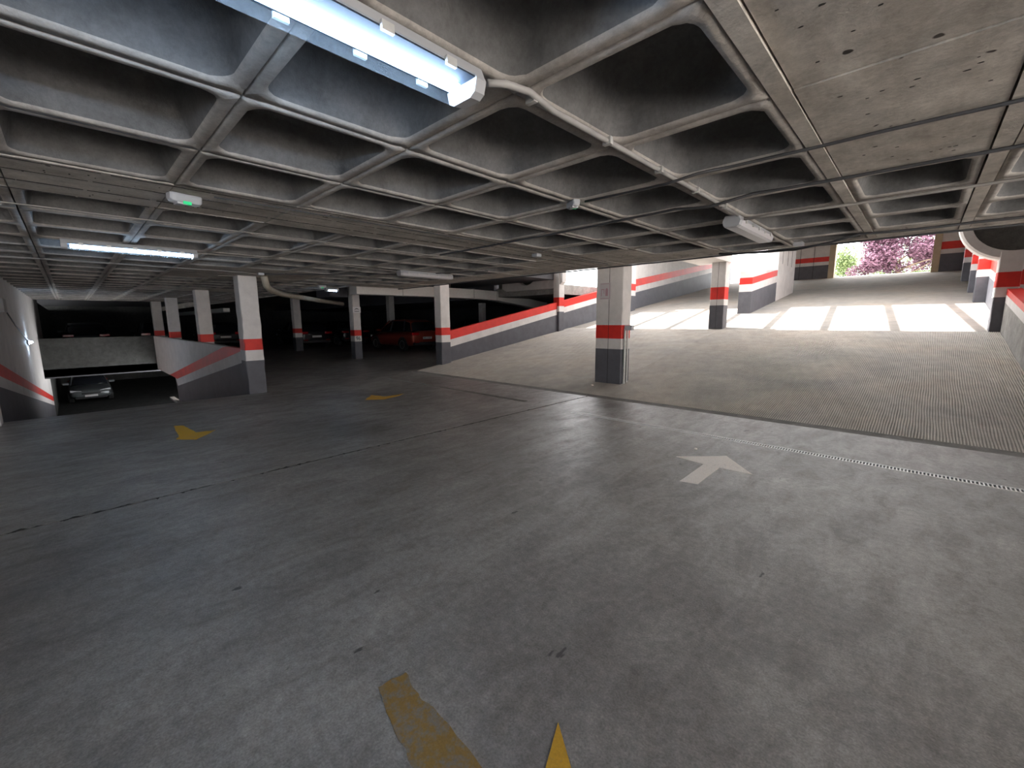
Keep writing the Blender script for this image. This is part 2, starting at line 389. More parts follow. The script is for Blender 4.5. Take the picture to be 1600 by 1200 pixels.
for (y0, y1) in sorted(cellsy, key=lambda c: abs(c[0]-2.5)):
    for (x0, x1) in cellsx:
        if y0 > 5.3 and x1 < -11: continue
        if x1 < -25.5 or (x0 > 1.1 and y0 < -1): pass
        hx, hy = (x1-x0)/2, (y1-y0)/2; xc, yc = (x0+x1)/2, (y0+y1)/2
        seen = (y0 > -1.7 and x1 < 1.3 and x0 > -10.3) if y0 > -1 else (-5 < xc < -1 and y0 > -1.8)
        sol = solid(x0, x1, y0, y1)
        if not sol:
            if seen and indiv < 300:
                key = (round(hx, 3), round(hy, 3), random.randrange(3))
                if key not in meshes:
                    mb = MB(); coffer_mb(mb, 0, 0, 0, hx, hy, hash(key)); meshes[key] = mb.mesh('coffer', True, False)
                    me = meshes[key]
                o = bpy.data.objects.new('coffer', meshes[key]); COL.objects.link(o); o.parent = ceiling
                o.location = (xc, yc, ZC+random.uniform(-.003, .004)); indiv += 1
            else: coffer_mb(rest, xc, yc, ZC+random.uniform(-.003, .004), hx, hy, indiv+int(xc*100))
        else:
            z = ZC+random.uniform(-.004, .006)
            mb = MB(); mb.add([(-hx+.004,-hy+.004,0),(hx-.004,-hy+.004,0),(hx-.004,hy-.004,0),(-hx+.004,hy-.004,0),
                               (-hx+.004,-hy+.004,.05),(hx-.004,-hy+.004,.05),(hx-.004,hy-.004,.05),(-hx+.004,hy-.004,.05)],
                              [(0,3,2,1),(4,5,6,7),(0,1,5,4),(1,2,6,5),(2,3,7,6),(3,0,4,7)], M['board'])
            if seen:
                for kx in range(random.randrange(9, 15)):             # shallow form-tie dimples as small dark cups
                    px, py, s_ = random.uniform(-hx+.06, hx-.06), random.uniform(-hy+.06, hy-.06), random.uniform(.004, .010)
                    mb.prism([(px+s_*math.cos(t)*random.uniform(.8, 1.6), py+s_*.6*math.sin(t)) for t in [q*math.pi/3 for q in range(6)]], -.0012, .001, M['joint'])
                o = mb.build('solid_panel', ceiling, (xc, yc, z))
            else:
                prest.box(x0+.004, x1-.004, y0+.004, y1-.004, z, z+.05, M['board'])
o = bpy.data.objects.new('distant_coffers', rest.mesh('distant_coffers', True)); COL.objects.link(o); o.parent = ceiling; o['kind'] = 'stuff'
o = prest.build('distant_panels', ceiling); o['kind'] = 'stuff'
# raised seam lines on the solid strip (board marks running along it)
sm = MB()
for xs_, w in ((-4.33, .014), (-4.05, .007), (-4.60, .010), (-3.80, .010)):
    y = -2
    while y < 6.6:
        l = random.uniform(.15, .5); jx = random.uniform(-.004, .004); sm.box(xs_-w*random.uniform(.3, .6)+jx, xs_+w*random.uniform(.3, .6)+jx, y, y+l, ZC-.0065, ZC-.0035, M['joint']); y += l+random.uniform(-.01, .05)
sm.build('formwork_seams', ceiling)['kind'] = 'stuff'

# ---------------------------------------------------------------- banded walls and columns
def banded_wall(name, a, b, nrm, th, base, top, bands, n=40, label=None, cat='wall', st=True):
    """a,b plan points; bands = list of (fn(t)->height, material) from the bottom; base/top fn(t)"""
    mb = MB(); ax, ay = a; bx, by = b
    for i in range(n):
        t0, t1 = i/n, (i+1)/n
        lev = []
        for t in (t0, t1):
            lo, hi = base(t), top(t); L = [lo]
            for fn, mt in bands: L.append(max(L[-1], min(hi, fn(t))))
            lev.append(L)
        p = [(ax+(bx-ax)*t0, ay+(by-ay)*t0), (ax+(bx-ax)*t1, ay+(by-ay)*t1)]
        q = [(x+nrm[0]*th, y+nrm[1]*th) for x, y in p]
        for k, (fn, mt) in enumerate(bands):
            z = (lev[0][k], lev[1][k], lev[1][k+1], lev[0][k+1])
            if z[3]-z[0] < 1e-4 and z[2]-z[1] < 1e-4: continue
            mb.add([(*p[0], z[0]), (*p[1], z[1]), (*p[1], z[2]), (*p[0], z[3])], [(0, 1, 2, 3)], mt)
            mb.add([(*q[0], z[0]), (*q[1], z[1]), (*q[1], z[2]), (*q[0], z[3])], [(3, 2, 1, 0)], mt)
            if i == 0: mb.add([(*p[0], z[0]), (*q[0], z[0]), (*q[0], z[3]), (*p[0], z[3])], [(3, 2, 1, 0)], mt)
            if i == n-1: mb.add([(*p[1], z[1]), (*q[1], z[1]), (*q[1], z[2]), (*p[1], z[2])], [(0, 1, 2, 3)], mt)
        mt = bands[-1][1]
        for k in range(len(bands)):
            if lev[0][k+1]-lev[0][k] > 1e-3: mt = bands[k][1]
        mb.add([(*p[0], lev[0][-1]), (*p[1], lev[1][-1]), (*q[1], lev[1][-1]), (*q[0], lev[0][-1])], [(0, 1, 2, 3)], mt)
        mb.add([(*p[0], lev[0][0]), (*p[1], lev[1][0]), (*q[1], lev[1][0]), (*q[0], lev[0][0])], [(3, 2, 1, 0)], mt)
    o = mb.build(name, fix=False)
    return tag(o, label, cat, kind='structure' if st else None)
def column(x0, x1, y0, y1, z0, z1, label, bands=(.70, .92, 1.15), base=None, slopey=0, parent=None, name='column', joint=False, jit=.004):
    base = z0 if base is None else base
    cx, cy = (x0+x1)/2, (y0+y1)/2; e = empty(name, (cx, cy, z0)) if parent is None else None
    hx, hy, c = (x1-x0)/2, (y1-y0)/2, .012
    marks = [base+b for b in bands]
    zs = sorted(set([z0, z1]+[m_ for m_ in marks if z0 < m_ < z1]+[z0+.13*i for i in range(1, int((z1-z0)/.13)) if all(abs(z0+.13*i-m_) > .05 for m_ in marks)]))
    rings = []; mats = []
    for i, z in enumerate(zs):
        J = lambda: random.uniform(-jit, jit)*(0 if i in (0,) else 1)
        pts = [(hx-c, -hy), (hx, -hy+c), (hx, hy-c), (hx-c, hy), (-hx+c, hy), (-hx, hy-c), (-hx, -hy+c), (-hx+c, -hy)]
        k = random.randrange(8); pts = [(px+J(), py+J()) if random.random() < .45 else (px, py) for px, py in pts]
        rings.append([(px, py, z-z0) for px, py in pts])
        if i < len(zs)-1:
            zm = (z+zs[i+1])/2
            mats.append(M['grey'] if zm < marks[0] else M['white'] if zm < marks[1] else M['red'] if zm < marks[2] else M['white'])
    mb = MB(); mb.rings(rings, None, mats=mats)
    s_ = mb.build('shaft', e)
    tag(e, label, 'column')
    if joint:
        q = MB(); q.box(-.0045, .0045, -hy-.0025, -hy+.004, 0, z1-z0, M['joint']); q.build('face_joint', e)
    return e
ZU = 3.1
cL = column(-10.35, -10.0, 2.46, 2.80, 0, ZC, 'nearest banded column at the left, at the top of the dark downward ramp', jit=.007)
columns = [
 (-15.6, -15.25, 2.64, 2.98, 0, ZC, 'second banded column behind the low ramp wall'),
 (-20.9, -20.55, 2.64, 2.98, 0, ZC, 'third banded column behind the low ramp wall'),
 (-25.0, -24.65, 2.64, 2.98, 0, ZC, 'dim fourth banded column at the far end of the ramp wall')]
for c in columns: column(*c[:6], c[6])
cC = column(-5.08, -4.45, 7.90, 8.25, rz(7.9), 3.25, 'large banded column in the middle of the ramp foot', bands=(.74, .96, 1.24), joint=True)
c3 = column(-10.92, -10.6, 7.9, 8.25, 0, ZU, 'banded column where the left ramp wall begins', base=.13)
c2 = column(-16.5, -16.15, 7.8, 8.1, 0, ZU, 'banded column with small white sign and painted number, under the duct end')
c5 = column(-23.3, -22.95, 7.95, 8.3, 0, ZU, 'dim banded column beside the dark parked car with red tail lamps')
column(-23.4, -23.05, 13.4, 13.75, 0, ZU, 'far unlit column behind the red car')
column(-18.2, -17.9, 16.2, 16.5, 0, 2.45, 'dark column seen over the left ramp wall')
cD = column(-5.10, -4.66, 14.7, 15.1, rz(14.7), 3.28, 'banded pillar standing alone in the sunlit ramp, under a beam end', bands=(.76, .95, 1.34), joint=True)
cE = column(-10.92, -10.62, 13.8, 14.15, 0, 4.6, 'tall banded column against the left ramp wall below a curved bracket', base=rz(13.9), bands=(.78, 1.0, 1.35))
cR = column(1.12, 1.48, 14.6, 15.0, rz(14.6), 2.92, 'banded pillar at the right edge of the ramp at the sunlit line', bands=(.78, 1.0, 1.33))
# left wall of the ramp (parapet, then full height)
A = (-10.72, 8.2); B = (-10.72, 19.4)
yy = lambda t: 8.2+11.2*t
wt = lambda y: 1.16+.186*(y-8.28)
banded_wall('wall_ramp_left', A, B, (-1, 0), .16, lambda t: min(0, 0), lambda t: wt(yy(t)), [(lambda t: wt(yy(t))-.50, M['grey']), (lambda t: wt(yy(t))-.27, M['white']), (lambda t: 99, M['red'])], label='sloping parapet with red stripe on the left side of the ramp')
yz = lambda t: 19.4+16*t
wq = lambda y: 3.38+.165*(y-19.7)
banded_wall('wall_ramp_upper_left', (-10.85, 19.4), (-10.85, 35.4), (-1, 0), .3, lambda t: 0, lambda t: 6.2, [(lambda t: wq(yz(t))-.66, M['grey']), (lambda t: wq(yz(t))-.36, M['white']), (lambda t: wq(yz(t)), M['red']), (lambda t: 99, M['white'])], label='white wall with rising red stripe beside the upper ramp')
column(-10.85, -10.5, 19.4, 19.9, 2.0-.6, 6.2, 'pilaster on the left ramp wall where the sun patch ends', base=rz(19.4)-.02, bands=(.80, 1.06, 1.38))
# wall between the two ramp lanes
yb = lambda t: 18.2+7.0*t
bb = lambda y: rz(y)
banded_wall('wall_ramp_middle', (-4.80, 18.2), (-4.80, 25.2), (-1, 0), .45, lambda t: .8, lambda t: 3.27+.085*(yb(t)-18.2), [(lambda t: bb(yb(t))+.82, M['grey']), (lambda t: bb(yb(t))+1.10, M['white']), (lambda t: bb(yb(t))+1.35, M['red']), (lambda t: 99, M['white'])], label='wall with red stripe dividing the two ramp lanes')
m = MB(); m.box(-5.24, -4.79, 21.9, 25.2, 2.0, 6.2, M['white'])
for y in (22.6, 23.6, 24.4): m.box(-4.795, -4.782, y, y+.02, 3.9, 6.2, M['joint'])
struct(m.build('wall_pier_middle'), 'tall white pier above the middle ramp wall', 'wall')
# right parapet and wall
yr = lambda t: 6.9+7.8*t
rt_ = lambda y: max(0, rz(y))+.96
banded_wall('wall_ramp_right', (1.30, 6.9), (1.30, 14.7), (1, 0), .22, lambda t: 0, lambda t: rt_(yr(t)), [(lambda t: rt_(yr(t))-.30, M['raw']), (lambda t: rt_(yr(t))-.13, M['white']), (lambda t: 99, M['red'])], label='low parapet with red stripe on the right side of the ramp')
yr2 = lambda t: 15.0+18*t
banded_wall('wall_ramp_upper_right', (1.36, 15.0), (1.36, 33.0), (1, 0), .3, lambda t: .8, lambda t: 6.2, [(lambda t: rz(yr2(t))+.78, M['grey']), (lambda t: rz(yr2(t))+1.0, M['white']), (lambda t: rz(yr2(t))+1.33, M['red']), (lambda t: 99, M['white'])], label='white wall with red stripe on the right of the upper ramp')
for (y, x, lb) in ((19.9, 1.10, 'nearest pilaster on the right ramp wall, past the sun patch'), (22.6, 1.08, 'second pilaster on the right ramp wall'), (27.0, 1.04, 'third pilaster on the right ramp wall, nearest the exit')):
    column(x, 1.37, y, y+.4, rz(y)-.05, 6.2, lb, base=rz(y), bands=(.78, 1.0, 1.33))
# portal
zp = rz(33)
xp = lambda a, b: (lambda t: 99)
banded_wall('wall_portal_left', (-6.4, 33.0), (-4.5, 33.0), (0, 1), .35, lambda t: 3, lambda t: 6.2, [(lambda t: zp+.82, M['grey']), (lambda t: zp+1.03, M['white']), (lambda t: zp+1.32, M['red']), (lambda t: 99, M['white'])], n=2, label='striped wall left of the street opening')
banded_wall('wall_portal_right', (.36, 33.0), (1.5, 33.0), (0, 1), .35, lambda t: 3, lambda t: 6.2, [(lambda t: zp+.93, M['grey']), (lambda t: zp+1.17, M['white']), (lambda t: zp+1.56, M['red']), (lambda t: 99, M['white'])], n=2, label='striped wall right of the street opening')
m = MB(); m.box(-6.02, -6.0, 32.985, 33.0, zp, 6.2, M['joint']); m.box(-5.3, -5.28, 32.985, 33.0, zp, 6.2, M['joint']); m.build('face_joint', bpy.data.objects['wall_portal_left'])
m = MB(); m.box(-4.5, -4.2, 32.9, 33.4, 3, 6.2, M['tan']); m.box(.06, .36, 32.9, 33.4, 3, 6.2, M['tan']); m.box(-4.5, .36, 32.9, 33.4, 6.0, 6.4, M['tan'])
struct(m.build('door_1'), 'tan framed opening to the street', 'doorway')
# roofs over the ramp, both sides of the sunlit gap
m = MB(); m.box(-16.5, 6, 6.85, 15.25, 6.2, 6.5, M['raw']); struct(m.build('roof_near'), 'concrete roof over the lower ramp', 'roof')  # unseen; left end stretched past the ramp to keep the sun off it
m = MB(); m.box(-11.1, 6, 20.25, 33.6, 6.2, 6.5, M['raw']); struct(m.build('roof_far'), 'concrete roof over the upper ramp', 'roof')
m = MB(); m.box(-11, 6, 6.80, 6.95, ZC+.4, 6.4, M['white']); struct(m.build('wall_above_slab'), 'wall above the edge of the waffle slab', 'wall')
# pergola bars over the light well
pg = empty('pergola', (0, 17.7, 6.3)); tag(pg, 'steel pergola spanning the light well over the ramp', 'pergola')
for x in (-9.6, -8.1, -6.6, -5.0, -3.55, -2.1, -.6, .9):
    xx = x-2.9
    boxobj('beam', (xx-.075, xx+.075, -2.5, 2.6, 0, .12), M['galv'], pg)
for y in (-1.9, -1.0, .2): boxobj('wire', (-14.5, 1.5, y-.012, y+.012, .04, .065), M['galv'], pg)
# beam from the slab to the lone pillar
m = MB(); m.box(-5.62, -4.62, 6.9, 15.1, 3.28, 3.7, M['white'])
struct(m.build('beam_over_pillar'), 'pale beam running out to the pillar in the sun', 'beam')
# haunch panels with round cut-outs
def haunch(name, cx, cz, r, x0, x1, z0, z1, y, label):
    mb = MB(); n = 40; th = .25
    for i in range(n):
        a0, a1 = 2*math.pi*i/n, 2*math.pi*(i+1)/n
        def outer(a):
            dx, dz = math.cos(a), math.sin(a); t = 1e9
            if dx > 1e-9: t = min(t, (x1-cx)/dx)
            if dx < -1e-9: t = min(t, (x0-cx)/dx)
            if dz > 1e-9: t = min(t, (z1-cz)/dz)
            if dz < -1e-9: t = min(t, (z0-cz)/dz)
            return (cx+dx*t, cz+dz*t)
        i0, i1 = (cx+r*math.cos(a0), cz+r*math.sin(a0)), (cx+r*math.cos(a1), cz+r*math.sin(a1)); o0, o1 = outer(a0), outer(a1)
        V = [(i0[0],y,i0[1]),(i1[0],y,i1[1]),(o1[0],y,o1[1]),(o0[0],y,o0[1])]; Wv = [(a,b+th,c) for a,b,c in V]
        mb.add(V+Wv, [(0,1,2,3),(7,6,5,4),(1,0,4,5),(3,2,6,7)], M['white'])
    return struct(mb.build(name, fix=False), label, 'wall')
haunch('wall_round_opening_left', -12.45, 3.62, .66, -13.9, -10.50, 2.76, 6.1, 13.84, 'white panel with round opening above the duct')
def ring_panel():
    mb = MB(); n = 48; cx, cz, ri, ro, y0, y1 = 1.34, 3.66, .73, .93, 14.62, 15.05
    for i in range(n):
        a0, a1 = 2*math.pi*i/n, 2*math.pi*(i+1)/n
        P = lambda r_, a, y: (cx+r_*math.cos(a), y, cz+r_*math.sin(a))
        for (ra, ya), (rb, yb_) in (((ri, y0), (ro-.04, y0)), ((ro-.04, y0), (ro, y0+.06)), ((ro, y0+.06), (ro, y1)), ((ri, y1), (ri, y0))):
            mb.add([P(ra, a0, ya), P(ra, a1, ya), P(rb, a1, yb_), P(rb, a0, yb_)], [(0, 1, 2, 3)], M['white'])
        mb.add([P(ri, a0, y1-.1), P(ri, a1, y1-.1), (cx, y1-.1, cz)], [(0, 1, 2)], M['dim2'])
        mb.add([P(ro, a0, y1), P(ro, a1, y1), (cx, y1, cz)], [(0, 1, 2)], M['raw'])
    o = mb.build('wall_round_opening_right', fix=True)
    return struct(o, 'white ring around a round raw concrete recess over the right pillar', 'wall')
ring_panel()
m = MB(); m.box(1.7, 30, 16.6, 16.9, 0, 6, M['raw']); m.box(1.55, 6, 7, 7.2, 0, ZC, M['dark']); struct(m.build('wall_court_right'), 'board marked concrete wall behind the right opening', 'wall')
m = MB(); m.box(1.6, 6.2, 7.2, 16.6, .6, .9, M['dim2']); struct(m.build('floor_light_block'), 'dark floor added behind the right parapet to block light from below', 'floor')  # added to stop sky light coming up from below
m = MB(); m.box(6.0, 6.2, 7.1, 16.6, 0, 6.2, M['raw']); struct(m.build('wall_skylight_block'), 'unseen concrete wall added on the right to cut the skylight', 'wall')  # out of view, added to close off part of the skylight
m = MB(); m.box(-14.4, -11.0, 14.1, 14.2, 2.9, 6.1, M['dim']); struct(m.build('wall_behind_opening'), 'dark backing added behind the left round opening to hide the sky', 'wall')  # added so that no bright sky shows through the hole
# ---------------------------------------------------------------- downward ramp on the left
D = .16
dz_ = lambda x: -D*(-10.05-x)
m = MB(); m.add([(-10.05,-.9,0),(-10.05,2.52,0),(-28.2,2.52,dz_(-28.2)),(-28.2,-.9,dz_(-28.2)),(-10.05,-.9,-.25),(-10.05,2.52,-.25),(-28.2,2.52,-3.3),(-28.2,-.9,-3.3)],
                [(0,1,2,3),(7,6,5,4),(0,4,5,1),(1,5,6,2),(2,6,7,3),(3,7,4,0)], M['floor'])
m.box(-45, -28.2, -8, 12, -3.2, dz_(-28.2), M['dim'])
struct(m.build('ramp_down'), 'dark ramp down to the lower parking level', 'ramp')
xl = lambda t: -28.5+18.5*t
banded_wall('wall_left', (-28.5, -.86), (-10.0, -.86), (0, -1), .25, lambda t: -3.4, lambda t: ZC+.1, [(lambda t: .57+dz_(xl(t))*.95, M['grey']), (lambda t: .76+dz_(xl(t))*.95, M['white']), (lambda t: .985+dz_(xl(t))*.95, M['red']), (lambda t: 99, M['white'])], label='white wall with descending red stripe on the left')
boxobj('wall_left_near', (-10.0, -9.7, -8, -.86, 0, ZC), M['white']); struct(bpy.data.objects['wall_left_near'], 'white end wall beside the left wall', 'wall')
xr = lambda t: -24.0+13.7*t
banded_wall('wall_ramp_down_right', (-24.0, 2.50), (-10.3, 2.50), (0, 1), .13, lambda t: -.5 if xr(t) < -19.4 else dz_(xr(t))-.2, lambda t: .935, [(lambda t: .70+dz_(xr(t)), M['grey']), (lambda t: .95+dz_(xr(t)), M['white']), (lambda t: 1.22+dz_(xr(t)), M['red']), (lambda t: 99, M['white'])], label='low wall with sloping red stripe above the downward ramp')
boxobj('ledge', (-20.4, -17.6, 2.36, 2.5, -1.36, -1.30), M['raw'], bpy.data.objects['wall_ramp_down_right'])
m = MB(); m.box(-24.3, -24.0, -.86, 2.63, -.55, .93, M['dim']); m.box(-45, -24.0, -.86, 12, -.6, -.25, M['dark'])
struct(m.build('wall_ramp_end'), 'dim wall closing the void above the downward ramp', 'wall')
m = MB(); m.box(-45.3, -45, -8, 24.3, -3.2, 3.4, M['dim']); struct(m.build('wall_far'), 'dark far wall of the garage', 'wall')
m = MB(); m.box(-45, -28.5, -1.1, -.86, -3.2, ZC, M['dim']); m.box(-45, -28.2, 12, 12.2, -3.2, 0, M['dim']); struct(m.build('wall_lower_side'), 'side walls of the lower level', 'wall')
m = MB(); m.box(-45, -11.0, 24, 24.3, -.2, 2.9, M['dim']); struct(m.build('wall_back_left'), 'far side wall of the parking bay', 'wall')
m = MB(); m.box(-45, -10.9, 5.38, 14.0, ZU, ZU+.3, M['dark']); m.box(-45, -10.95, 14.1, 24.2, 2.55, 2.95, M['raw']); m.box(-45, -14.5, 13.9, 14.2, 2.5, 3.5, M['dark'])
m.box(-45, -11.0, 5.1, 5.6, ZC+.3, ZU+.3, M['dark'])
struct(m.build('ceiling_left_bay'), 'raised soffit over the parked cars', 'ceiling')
m = MB(); m.box(-10, 6.2, -8.2, -8, 0, 2.8, M['white']); struct(m.build('wall_back'), 'white wall behind the camera', 'wall')
m = MB(); m.box(6, 30, -8, 6.8, -.3, -.02, M['warrow']); struct(m.build('bounce_court_floor'), 'unseen court floor added right of the garage to bounce daylight in', 'pavement')  # made-up court, bounces daylight onto floor and ceiling
m = MB(); m.box(22, 22.3, -8, 7.0, 0, 5, M['white']); m.box(6, 22.3, 6.8, 7.1, -.3, 5, M['white']); struct(m.build('wall_bounce_court'), 'unseen white walls added around the daylight court on the right', 'wall')  # added walls that limit where the court's light reaches
m = MB()
for yy_ in (-7.9, -3.0, 2.0, 6.7): m.box(5.7, 6.0, yy_-.15, yy_+.15, 0, ZC, M['white'])
struct(m.build('wall_right'), 'row of piers along the unseen right side, left open for daylight', 'wall')
# ---------------------------------------------------------------- ceiling lamps
def lamp(x, y0, y1, label, lit, zt=ZC-.012, group=None, axis='y'):
    L = y1-y0; e = empty('ceiling_lamp', (x, (y0+y1)/2, zt)); tag(e, label, 'lamp', group)
    h = L/2
    def sweep(poly, a, b, mat, name):
        mb = MB(); n = len(poly)
        mb.rings([[(px, a, pz) for px, pz in poly], [(px, b, pz) for px, pz in poly]], mat); return mb.build(name, e, bevel=.004)
    sweep([(-.075, -.045), (-.055, 0), (.055, 0), (.075, -.045)], -h, h, M['plast'], 'housing')
    mb = MB()
    prof = [(-.076, -.040), (-.082, -.052), (-.070, -.092), (-.045, -.105), (.045, -.105), (.070, -.092), (.082, -.052), (.076, -.040)]
    n = len(prof)
    for (a, b) in [(-h+.05, h-.05)]:
        vs = [(px, yy_, pz) for yy_ in (a, b) for px, pz in prof]
        mb.add(vs, [(k, k+1, n+k+1, n+k) for k in range(n-1)], M['cover'] if lit else M['cover_off'])
    mb.build('diffuser', e, smooth=False, fix=False)
    for s_ in (-1, 1):
        a, b = sorted((s_*h, s_*(h-.05)))
        mb = MB(); mb.rings([[(px*(.93 if q == (0 if s_ < 0 else 1) else 1), yv, pz*(.95 if q == (0 if s_ < 0 else 1) else 1)) for px, pz in prof+[]] for q, yv in enumerate((a, b))], M['plast'])
        mb.build('end_cap', e)
    for k in range(-2, 3):
        for s_ in (-1, 1):
            yy_ = k*L/5.4; bx = s_*.083
            boxobj('clip', (bx-.006, bx+.006, yy_-.02, yy_+.02, -.062, -.036), M['galv'], e)
    mb = MB()
    mb.tube([(0, -h+.07, -.070), (0, h-.07, -.070)], .018, M['tube'] if lit else M['tube_off'], 12)
    mb.build('tube', e, smooth=True)
    if lit: boxobj('reflector', (-.074, .074, -h+.05, h-.05, -.050, -.0445), M['glare_plate'], e)  # dark plate added in lit lamps only to tame glare, not a reflector
    return e
G = 'tube lamps on the garage ceiling'
lamp(-1.27, -.12, 1.12, 'lit tube lamp on the ceiling at the top, nearest the camera', True, ZC-.05)
lamp(-6.90, .04, 1.26, 'lit tube lamp further left, beyond the solid ceiling strip', True)
lamp(-1.33, 4.25, 5.42, 'unlit white tube lamp near the edge of the slab above the ramp', False)
lamp(-7.0, 4.30, 5.50, 'unlit tube lamp in front of the duct', False)
lamp(-1.26, -4.6, -3.4, 'unseen lit tube lamp added behind the camera as fill light', True)  # extra fixture added out of view for more light
lamp(-11.9, 5.0, 5.34, 'short lit lamp at the end of the left ceiling', True)
# wall lamp by the downward ramp
wl = empty('wall_lamp', (-18.1, -.85, .98)); tag(wl, 'lit lamp on the left wall above the downward ramp', 'lamp')
boxobj('housing', (-.30, .30, 0, .03, -.06, .06), M['plast'], wl); mb = MB(); mb.tube([(-.27, .06, 0), (.27, .06, 0)], .03, M['tube'], 10); mb.build('tube', wl, smooth=True)
def wall_tube(pts, r, mat, name, label, cat):
    m = MB(); m.tube(pts, r, mat, 8); return tag(m.build(name, smooth=True), label, cat)
wall_tube([(-18.3, -.84, 1.02), (-15, -.84, 1.45), (-13.06, -.84, 1.80)], .012, M['cable'], 'cable', 'dark cable running down the left wall to its lamp', 'cable')
wb = MB(); wb.box(-13.0, -12.5, -.86, -.80, 1.72, 1.98, M['pvc']); tag(wb.build('junction_box', bevel=.01), 'grey box on the left wall at the photo edge', 'box')
# emergency light with green indicator
em = empty('emergency_light', (-4.02, .70, ZC)); em.rotation_euler.z = math.radians(12); em.scale = (.85,)*3; tag(em, 'white emergency light with green indicator under the solid ceiling strip', 'lamp')
mb = MB(); prof = [(.0, -.085), (.045, -.07), (.055, -.02), (.05, 0), (-.05, 0), (-.055, -.02), (-.045, -.07)]
mb.rings([[(px*s_, yv, pz*s_) for px, pz in prof] for s_, yv in ((.72, -.12), (.92, -.105), (1, -.08), (1, .08), (.92, .105), (.72, .12))], M['plast'])
mb.build('housing', em, smooth=False, bevel=.004)
boxobj('lens', (-.04, .04, -.07, .0, -.088, -.07), M['cover_off'], em); boxobj('indicator', (.01, .05, -.03, .03, -.084, -.06), M['green'], em)
e2 = copy_tree(em); e2.location = (-2.10, 2.90, ZC); e2.scale = (.62,)*3; e2.rotation_euler.z = math.radians(60); tag(e2, 'white emergency light on the rib ahead of the large middle column', 'lamp')
e3 = copy_tree(em); e3.location = (-11.4, 4.7, ZC); e3.rotation_euler.z = 0; tag(e3, 'small white emergency light beside the short lit lamp', 'lamp')
# conduits and cables on the ceiling
zc = ZC-.016
cd = empty('conduit', (-1.27, 3.0, zc)); tag(cd, 'grey conduit along the rib between the two nearest tube lamps', 'conduit')
mb = MB(); mb.tube([(.0, -1.80, -.03), (.02, -1.72, -.012), (.03, -1.6, 0), (.0, -1.4, 0), (.0, .6, 0), (.0, 1.22, -.01)], .014, M['pvc'], 10); mb.build('pipe', cd, smooth=True)
for y in (-1.55, -.95, -.35, .25, .85): boxobj('clip', (-.024, .024, y-.012, y+.012, -.018, .018), M['galv'], cd)
def cable(pts, label, r=.010, mat=None, sag=.0):
    P_ = []
    for i in range(len(pts)-1):
        a, b = Vector(pts[i]), Vector(pts[i+1]); n = max(2, int((b-a).length/.2))
        for k in range(n): t = k/n; p = a.lerp(b, t); p.z -= sag*4*t*(1-t)+random.uniform(0, .004); P_.append(p)
    P_.append(Vector(pts[-1])); m = MB(); m.tube(P_, r, mat or M['cable'], 6)
    return tag(m.build('cable', smooth=True), label, 'cable')
cable([(5.5, 2.95, zc), (.2, 2.93, zc), (-.95, 2.90, zc), (-1.10, 2.82, zc-.02), (-1.30, 2.80, zc-.045), (-1.45, 2.88, zc-.02), (-2.0, 2.92, zc)], 'dark cable crossing the nearest conduit rib towards the right', .009)
cable([(5.5, 3.72, zc), (-.4, 3.68, zc), (-1.0, 3.64, zc), (-1.30, 3.60, zc-.045), (-1.6, 3.66, zc), (-2.6, 3.72, zc), (-5.0, 3.75, zc)], 'pair of cables crossing the conduit just before the unlit lamp', .011)
cable([(5.5, 4.58, zc), (.3, 4.56, zc), (-.5, 4.50, zc-.01), (-1.25, 4.33, zc-.03)], 'cable feeding the unlit lamp above the ramp', .012, M['lcable'])
cable([(5.5, 6.3, zc), (.3, 6.28, zc), (-.6, 6.2, zc), (-1.1, 6.25, zc-.08), (-1.35, 6.45, zc-.06), (-2.2, 6.6, zc)], 'thick sagging cable along the slab edge', .014, None, .01)
cable([(5.5, 6.6, zc-.02), (0, 6.62, zc-.02), (-5, 6.66, zc-.02), (-10.9, 6.66, zc-.02)], 'long cable along the very edge of the slab', .012)
cable([(-5.10, -2, zc), (-5.10, 1.4, zc), (-5.08, 4.2, zc), (-5.05, 6.4, zc)], 'pale cable beyond the solid ceiling strip', .006, M['lcable'])
cable([(-8.9, -.8, zc-.02), (-8.9, .6, zc-.02), (-8.95, 2.3, zc-.02), (-9.2, 2.62, zc-.02)], 'thin pale cable behind the second lit lamp', .006, M['lcable'])
cable([(-3.85, .85, zc), (-3.84, 2.1, zc), (-3.82, 4.4, zc), (-3.9, 6.4, zc)], 'thin cable running from the emergency light along the solid strip', .005)
cable([(-6.9, 1.26, zc-.02), (-6.9, 2.6, zc), (-7.0, 4.3, zc-.02)], 'pale cable joining the second lit lamp and the unlit lamp before the duct', .006, M['lcable'])
cable([(-9.25, 2.7, zc), (-8.5, 3.7, zc), (-7.3, 4.9, zc), (-6, 5.6, zc)], 'slanting cable near the nearest banded column', .010)
def jbox(x, y, z, label):
    return tag(boxobj('junction_box', (x-.05, x+.05, y-.05, y+.05, z-.045, z), M['plast'], bevel=.006), label, 'box')
jbox(-9.22, 2.66, ZC-.003, 'small junction box beside the head of the nearest banded column')
jbox(-4.05, 4.73, ZC-.003, 'small junction box on the solid strip ahead of the middle column')
jbox(-1.18, 6.30, ZC-.02, 'small junction box where cables meet at the slab edge')
pp = MB(); pp.tube([(-9.52, 2.80, 2.40), (-9.62, 2.86, 2.22), (-9.9, 3.0, 2.17), (-11.05, 3.6, 2.15), (-13.3, 5.3, 2.14), (-15.5, 7.1, 2.13)], .065, M['pipe'], 12)
tag(pp.build('drain_pipe', smooth=True), 'brown drain pipe slung under the ceiling behind the nearest column', 'pipe')
